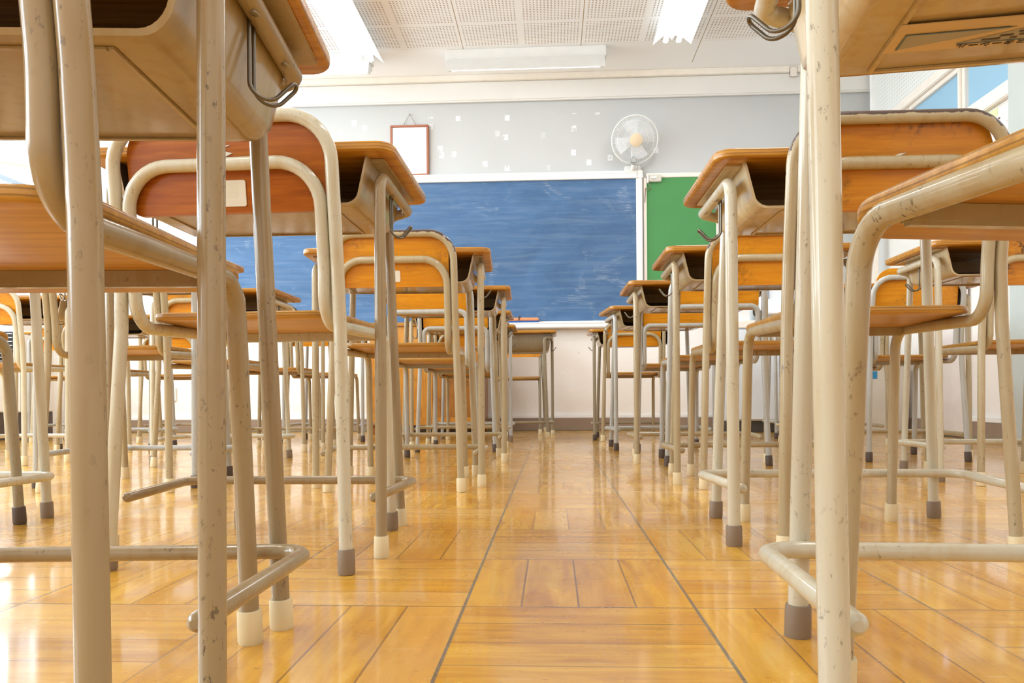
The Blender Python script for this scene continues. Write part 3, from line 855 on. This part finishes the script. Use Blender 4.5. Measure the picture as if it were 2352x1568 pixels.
# ------------------------------------------------------------------ picture frame and fan
pf = empty('picture_frame', (-1.20, YW - .02, 2.17), 0, 'small picture frame of red-brown twisted moulding holding blank white sheet, above chalkboard', 'picture frame')
fm = NT('twisted_moulding'); x, y, z = fm.sep(fm.coord())
_s = fm.math('FRACT', fm.math('MULTIPLY', fm.math('ADD', x, z), 55.))
fm.set(Base_Color=fm.mix(fm.range(_s, .3, .6), (.20, .05, .022), (.50, .17, .07)), Roughness=.4)
w, h = .165, .435
bm = BM()
box(bm, -w, w, -.012, .018, 0, .02, .004); box(bm, -w, w, -.012, .018, h - .02, h, .004)
box(bm, -w, -w + .02, -.012, .018, .02, h - .02, .004); box(bm, w - .02, w, -.012, .018, .02, h - .02, .004)
link('frame', bm, fm.m, pf)
link('sheet', bx(-w + .018, w - .018, -.002, .012, .018, h - .018), flat('blank_sheet', (.86, .89, .91), .4), pf, smooth=False)
link('cord', tube(BM(), [(-.058, .008, h - .005), (0, .006, h + .096), (.058, .008, h - .005)], .0022, 8), flat('brown_cord', (.26, .18, .12), .7), pf)
link('nail', tube(BM(), [(0, -.006, h + .097), (0, .02, h + .097)], .003, 8), M['screw'], pf)

fan = empty('wall_fan', (.70, YW, 2.02), 0, 'white wall fan with round wire guard above the right end of chalkboard', 'fan')
FW = flat('fan_white', (.84, .83, .79), .35)
link('base_plate', bx(-.085, .055, -.02, 0, .085, .20, bev=.008), FW, fan)
link('arm', tube(BM(), fillet([(-.015, -.01, .16), (-.015, -.09, .17), (-.018, -.10, .25), (-.018, -.10, .33)], .03, 6), [.022] * 16 if False else .02, 16), FW, fan)
FM = Matrix.Translation((-.015, -.15, .375)) @ Matrix.Rotation(R(6), 4, 'Z') @ Matrix.Rotation(R(90 + 20), 4, 'X')
def fl(bm): bmesh.ops.transform(bm, matrix=FM, verts=bm.verts); return bm
link('motor', fl(lathe(BM(), [(.03, -.12), (.055, -.11), (.062, -.06), (.05, -.01), (.03, .0)], 24)), flat('motor_grey', (.62, .62, .66), .35), fan)
bm = BM()
rim = [(.19 * math.cos(2 * PI * k / 56), .19 * math.sin(2 * PI * k / 56), .03) for k in range(56)]
tube(bm, rim, .0055, 10, closed=True)
for k in range(72):
    a = 2 * PI * k / 72; c, s = math.cos(a), math.sin(a)
    tube(bm, [(.045 * c, .045 * s, .085), (.13 * c, .13 * s, .078), (.175 * c, .175 * s, .055), (.19 * c, .19 * s, .03)], .0009, 4)
    tube(bm, [(.06 * c, .06 * s, -.02), (.14 * c, .14 * s, -.018), (.178 * c, .178 * s, .006), (.19 * c, .19 * s, .03)], .0009, 4)
for rr, zz in ((.10, .082), (.15, .070)):
    tube(bm, [(rr * math.cos(2 * PI * k / 40), rr * math.sin(2 * PI * k / 40), zz) for k in range(40)], .0011, 4, closed=True)
link('guard', fl(bm), FW, fan)
link('badge', fl(lathe(BM(), [(.001, .094), (.04, .093), (.053, .088), (.053, .082), (.001, .080)], 28)), flat('beige_badge', (.72, .58, .40), .45), fan)
BLM = NT('blade_plastic'); BLM.set(Base_Color=(.86, .88, .90), Roughness=.25, Alpha=.55)
for k in range(4):
    bm = BM(); ol = []
    for q in range(9):
        a = -.45 + .9 * q / 8; ol.append((.16 * math.cos(a), .16 * math.sin(a)))
    ol += [(.03, .03), (.03, -.03)]
    plate(bm, [(x, y) for x, y in ol], 0, .002, .0006, 1)
    bmesh.ops.transform(bm, matrix=Matrix.Rotation(R(90 * k + 20), 4, 'Z') @ Matrix.Translation((0, 0, .03)) @ Matrix.Rotation(R(14), 4, 'X'), verts=bm.verts)
    link('blade', fl(bm), BLM.m, fan)
bm = bx(-.045, .005, -.165, -.125, .175, .235, bev=.01)
link('switch_box', bm, flat('switch_grey', (.36, .37, .36), .4), fan)
link('pull_cord', tube(BM(), [(.015, -.10, .20), (.018, -.05, .08), (.02, -.03, -.05)], .0018, 8), M['grey_cap'], fan)
# outlet with plug and cord below the fan
so = empty('wall_socket', (.862, YW, 2.105), 0, 'grey wall socket with white plug and dangling cord beside the fan plate', 'socket')
link('socket_plate', bx(-.045, .06, -.045, 0, -.028, .03, bev=.005), flat('socket_grey', (.62, .58, .50), .4), so)
link('plug', bx(-.06, -.047, -.05, -.012, -.04, .032, bev=.004), M['white'], so)
link('plug', bx(-.03, .018, -.06, -.045, -.006, .008, bev=.003), M['white'], so)
link('cord', tube(BM(), fillet([(-.052, -.04, -.03), (-.03, -.045, -.07), (-.05, -.04, -.11), (-.072, -.035, -.06), (-.078, -.035, -.20)], .02, 5), .003, 8), flat('brown_flex', (.22, .15, .11), .6), so)

# ------------------------------------------------------------------ ceiling lights
TUBE = NT('lamp_tube'); TUBE.set(Base_Color=(1, 1, 1), Emission_Color=(.96, .98, 1, 1), Emission_Strength=5.)
REF = flat('reflector_white', (.92, .94, .95), .35, emit=(1, 1, 1, 1), es=.12)
def ceiling_light(x, y0, y1, label):
    L = y1 - y0
    e = empty('ceiling_light', (x, y0, ZC), 0, label, 'ceiling light', 'twin-tube fluorescent lights on the ceiling')
    bm = BM()
    prof = [(-.135, -.125), (-.055, -.045), (0, -.075), (.055, -.045), (.135, -.125), (.132, -.13), (.055, -.052)]
    prof = [(-.14, -.118), (-.06, -.052), (-.02, -.052), (0, -.085), (.02, -.052), (.06, -.052), (.14, -.118), (.14, -.112), (.06, 0), (-.06, 0), (-.14, -.112)]
    a = [bm.verts.new((p, 0, z)) for p, z in prof]; b = [bm.verts.new((p, L, z)) for p, z in prof]
    n = len(prof)
    for k in range(n): bm.faces.new((a[k], a[(k + 1) % n], b[(k + 1) % n], b[k]))
    bm.faces.new(a); bm.faces.new(b)
    link('housing', bm, REF, e, angle=20)
    for s in (-1, 1):
        link('lamp_tube', tube(BM(), [(s * .048, .03, -.095), (s * .048, L - .012, -.095)], .0165, 16), TUBE.m, e)
        for ya in (L - .02, .012):
            bm = BM(); tube(bm, [(s * .048, ya, -.095), (s * .048, ya + .016, -.095)], .02, 14)
            box(bm, s * .048 - .012, s * .048 + .012, ya + .002, ya + .014, -.095, -.05)
            link('lamp_holder', bm, M['white'], e)
    return e
ceiling_light(-1.43, 3.52, 6.02, 'bright twin-tube ceiling light at upper left, ending above the board light')
ceiling_light(.90, 3.38, 5.85, 'bright twin-tube ceiling light at upper right beside the nearest right desk')
ceiling_light(-3.5, 2.6, 5.0, 'twin-tube ceiling light along the left windows, hidden behind the nearest left desk')
ceiling_light(-1.43, .2, 2.6, 'twin-tube ceiling light in the left line, nearer than the bright left one')
ceiling_light(.90, .2, 2.6, 'twin-tube ceiling light in the right line, nearer than the bright right one')
def board_light(x0, x1, label):
    e = empty('chalkboard_light', ((x0 + x1) / 2, 6.10, ZC), 0, label, 'ceiling light', 'slim lights hung before the chalkboard')
    l = (x1 - x0) / 2
    link('mount', bx(-l, l, -.02, .075, -.085, 0, bev=.005), M['white'], e)
    bm = BM()
    v = [(-.035, -.085), (.07, -.085), (.085, -.11), (-.075, -.19), (-.08, -.185)]
    a = [bm.verts.new((-l + .015, y, z)) for y, z in v]; b = [bm.verts.new((l - .015, y, z)) for y, z in v]
    n = len(v)
    for k in range(n): bm.faces.new((a[k], a[(k + 1) % n], b[(k + 1) % n], b[k]))
    bm.faces.new(a); bm.faces.new(b)
    link('reflector', bm, M['white'], e, angle=20)
    link('lamp_tube', tube(BM(), [(-l + .05, .03, -.134), (l - .05, .03, -.134)], .016, 14), TUBE.m, e)
    for s in (-1, 1):
        link('lamp_holder', bx(s * (l - .035) - .012, s * (l - .035) + .012, .0, .05, -.15, -.08, bev=.003), M['white'], e)
board_light(-.82, .435, 'slim white chalkboard light across the middle of the ceiling')
board_light(-2.65, -1.40, 'slim chalkboard light behind the bright left ceiling light')

# ------------------------------------------------------------------ furniture at the front
lec = empty('lectern', (-.985, 6.30, 0), 0, 'orange-brown wooden lectern with panelled back standing against front wall at left', 'lectern')
LW = wood('lectern_wood', (.40, .15, .018), (.54, .23, .028), (.64, .30, .045), 2, .38, grime=.4)
link('front_panel', bx(-.45, .05, -.205, -.18, .07, .845, bev=.004), LW, lec)
LD = wood('lectern_wood_dark', (.24, .09, .012), (.36, .14, .02), (.46, .20, .03), 2, .38, grime=.7)
link('front_panel', bx(.055, .45, -.20, -.178, .07, .845, bev=.004), LD, lec)
link('side_panel', bx(-.45, -.425, -.18, .20, .07, .845, bev=.003), LW, lec)
link('side_panel', bx(.425, .45, -.178, .20, .07, .845, bev=.003), LD, lec)
link('top', bx(-.47, .47, -.225, .215, .845, .875, bev=.006), M['top'], lec)
for sx in (-1, 1):
    for sy in (-.16, .16): link('foot', bx(sx * .42 - .025, sx * .42 + .025, sy - .025, sy + .025, 0, .07, bev=.004), LD, lec)
link('base_rail', bx(-.45, .45, -.212, -.204, .07, .13, bev=.002), LW, lec)

cab = empty('steel_cabinet', (1.74, 6.30, 0), 0, 'white steel cabinet with double doors and cream top in front right corner', 'cabinet')
WS = flat('white_steel', (.72, .76, .80), .35)
link('body', bx(-.415, .415, -.19, .21, .09, .80, bev=.005), WS, cab)
link('plinth', bx(-.40, .40, -.17, .20, 0, .09, bev=.003), flat('dark_plinth', (.06, .05, .045), .6), cab)
for s in (-1, 1):
    dr = link('door', bx(-.41 if s < 0 else .004, -.004 if s < 0 else .41, -.206, -.19, .10, .79, bev=.004), WS, cab)
    link('handle', bx(s * .035 - .01, s * .035 + .01, -.212, -.206, .50, .58, bev=.003), M['screw'], dr)
    if s > 0: link('lock', tube(BM(), [(.035, -.205, .45), (.035, -.212, .45)], .014, 16), M['white'], dr)
link('top', bx(-.43, .43, -.21, .215, .80, .86, bev=.006), CREAM, cab)
pr = empty('printer', (1.83, 6.31, .86), 0, 'white boxy printer on top of the steel cabinet', 'printer')
link('body', bx(-.23, .25, -.18, .17, 0, .26, bev=.012), flat('printer_white', (.80, .84, .86), .35), pr)
link('lid', bx(-.235, .255, -.185, .172, .262, .30, bev=.008), flat('printer_lid', (.12, .17, .22), .35), pr)
link('paper_tray', bx(-.20, .16, -.30, -.182, .04, .055, bev=.004), M['white'], pr)
link('button_panel', bx(-.22, -.16, -.190, -.178, .17, .24, bev=.002), flat('panel_grey', (.3, .33, .36), .4), pr)
bk = empty('storage_box', (1.44, 6.20, .86), 0, 'small white box with grey side on left end of the steel cabinet', 'box')
link('box_body', bx(-.085, .085, -.07, .10, 0, .10, bev=.003), M['white'], bk)
link('box_lid', bx(-.09, .09, -.075, .105, .10, .135, bev=.003), flat('box_grey', (.42, .45, .49), .5), bk)
fb = empty('plastic_bin', (2.40, 6.02, 0), 0, 'cream plastic bin with lid and blue mark standing in front right corner', 'bin')
link('bin_body', bx(-.19, .19, -.14, .14, 0, .50, bev=.012), flat('bin_cream', (.70, .64, .55), .45), fb)
link('lid', bx(-.205, .205, -.155, .155, .502, .545, bev=.01), flat('bin_lid', (.74, .68, .58), .45), fb)
link('blue_mark', bx(-.14, -.02, -.142, -.139, .40, .455), flat('blue_print', (.03, .25, .50), .5), fb)
link('timber', bx(0, .05, 0, .05, 0, 2.0, bev=.004), CREAM, None, loc=(2.52, 6.30, 0))
tag(bpy.data.objects['timber'], 'cream timber post standing upright between grey cabinet and right wall', 'post')
bpy.data.objects['timber'].name = 'timber_post'

# heater cabinet at far left
hc = empty('heater', (-4.00, 5.62, 0), 0, 'white heater cabinet with dark louvred grille at far left edge', 'heater')
HW = flat('heater_white', (.80, .76, .69), .4)
link('body', bx(-.14, .19, -.18, .20, .20, .86, bev=.008), HW, hc)
link('grille', bx(-.10, .13, -.186, -.179, .56, .78, bev=.002), flat('grille_dark', (.02, .02, .02), .5), hc)
bm = BM()
for k in range(8): box(bm, -.10, .13, -.196, -.186, .565 + k * .028, .572 + k * .028, .001)
link('louvre', bm, flat('louvre_grey', (.55, .58, .60), .3, .5), hc)
link('plinth', bx(-.13, .18, -.16, .19, 0, .20, bev=.003), M['dark_cap'], hc)
wo = empty('wall_outlet', (-3.30, YW, .33), 0, 'small white wall outlet low on front wall at left', 'outlet')
link('outlet_plate', bx(-.045, .045, -.012, 0, -.06, .06, bev=.004), M['white'], wo)
link('outlet_face', bx(-.02, .02, -.016, -.012, -.035, .035, bev=.002), flat('outlet_face', (.62, .60, .55), .4), wo)

# posters on the right wall
def poster(y0, y1, z0, z1, c, label, lines):
    p = empty('poster', (XR - .0015, (y0 + y1) / 2, z0), 0, label, 'poster')
    l, h = (y1 - y0) / 2, z1 - z0
    link('sheet', bx(-.002, .002, -l, l, 0, h), flat('sheet_' + label[:4], c, .5), p, smooth=False)
    bm = BM()
    for k in range(lines):
        zz = h - .06 - k * .05
        box(bm, -.0032, -.002, -l + .04, l * .4, zz, zz + .006)
    if lines: link('print_lines', bm, flat('print_' + label[:4], (.75, .50, .50), .5), p)
    link('pin', tube(BM(), [(-.002, l - .015, h - .015), (-.010, l - .015, h - .015)], .006, 10), M['grey_cap'], p)
poster(4.51, 4.80, 1.42, 1.93, (.88, .74, .73), 'pale pink poster with faint lines pinned on right wall beside the pillar', 5)
poster(4.81, 5.06, 1.94, 1.985, (.72, .80, .42), 'strip of yellow-green poster pinned left of the pink poster', 0)

# torn instruction sticker below the nearest right tray
R1, R1d = DK['R1']
tr = R1d['book_tray'][0]
bm = BM(); plate(bm, [(-.175, -.032), (.12, -.032), (.12, .026), (-.175, .026)], .6484, .6492, .0002, 1)
SK = NT('old_label_paper'); SK.set(Base_Color=SK.mix(SK.noise(SK.coord(), 30, 3), (.62, .44, .22), (.72, .54, .30)), Roughness=.35)
# sticker as a sub-part of the tray, its print as further flat shapes in the same mesh family
stk = link('label_sticker', bm, SK.m, tr); stk['label'] = 'yellowed sticker with blue-framed print'
def pz(x0, x1, y0, y1, z): return bx(x0, x1, y0, y1, z - .0002, z)
GREY = flat('print_field', (.40, .37, .32), .4); BLU = flat('print_blue', (.10, .17, .26), .4); INK = flat('print_ink', (.09, .07, .05), .5)
bm = BM(); plate(bm, [(-.165, -.012), (-.080, -.012), (-.165, .018)], .6480, .6483, .0001, 1)
plate(bm, [(-.060, -.014), (.110, -.014), (.110, .014), (-.118, .014)], .6480, .6483, .0001, 1)
link('print_field', bm, GREY, tr)
bm = BM()
for a in ((-.165, -.085, -.0135, -.012), (-.060, .111, -.0155, -.014), (-.118, .111, .014, .0155), (-.1665, -.165, -.0135, .018), (.110, .1115, -.0155, .0155)):
    box(bm, a[0], a[1], a[2], a[3], .6477, .6480)
link('print_border', bm, BLU, tr)
bm = BM()
rg = random.Random(3)
for row in range(4):
    y = -.010 + row * .006; x = -.112 + (.014 - y) / .028 * .058
    while x < .10:
        w = rg.uniform(.004, .016)
        box(bm, x, min(x + w, .106), y, y + .003, .6476, .6480); x += w + rg.uniform(.003, .008)
link('print_text', bm, INK, tr)
cu = bpy.data.curves.new('label_text', 'FONT'); cu.body = 'スターシール'; cu.size = .0095; cu.align_x = 'CENTER'
cu.extrude = .0002
_o = bpy.data.objects.new('label_curve', cu)
_me = bpy.data.meshes.new_from_object(_o); bpy.data.objects.remove(_o)
_me.materials.clear(); _me.materials.append(INK)
to = bpy.data.objects.new('label_text', _me); COL.objects.link(to); to.parent = tr
# read from below: flipped so that it stands upside down towards the aisle
to.location = (-.088, .0168, .6480); to.rotation_euler = (R(180), 0, R(180))

# ------------------------------------------------------------------ light
w = bpy.data.worlds.new('sky'); SC.world = w; w.use_nodes = True
bg = w.node_tree.nodes['Background']; bg.inputs[0].default_value = (.90, .96, 1, 1); bg.inputs[1].default_value = 1.6
def area(name, loc, rot, sx, sy, e, c=(1, 1, 1)):
    l = bpy.data.lights.new(name, 'AREA'); l.shape = 'RECTANGLE'; l.size = sx; l.size_y = sy; l.energy = e; l.color = c
    o = bpy.data.objects.new(name, l); COL.objects.link(o); o.location = loc; o.rotation_euler = rot; return o
for i, (a, b) in enumerate(YS):
    area('window_daylight', (XL - .35, (a + b) / 2, 1.75), (0, R(-90), 0), 1.7, b - a - .1, 118, (.84, .93, 1))
for x, y in ((-1.43, 4.7), (.9, 4.6), (-1.43, 1.4), (.9, 1.4), (-3.5, 3.8)):
    area('tube_glow', (x, y, ZC - .16), (0, 0, 0), .25, 2.2, 13, (.93, .97, 1))
area('rear_fill', (-.5, YB + .15, 1.6), (R(90), 0, 0), 5.5, 2.2, 16, (.95, .98, 1))  # added fill light behind the camera; the back wall has no window

# ------------------------------------------------------------------ camera
cam = bpy.data.cameras.new('camera'); co = bpy.data.objects.new('camera', cam); COL.objects.link(co)
PSI = math.atan(93 / 1800)
co.matrix_world = Matrix.Translation((0, 0, .2815)) @ Matrix.Rotation(PSI, 4, 'Z') @ Matrix.Rotation(R(90), 4, 'X') @ Matrix.Rotation(-.007, 4, 'Z')
cam.sensor_width = 36; cam.lens = 1800 / 2352 * 36; cam.shift_y = 128.65 / 2352
cam.clip_start = .01
SC.camera = co
SC.view_settings.view_transform = 'Standard'
SC.view_settings.look = 'None'
SC.view_settings.exposure = 0.47
SC.cycles.max_bounces = 8
SC.cycles.sample_clamp_indirect = 6
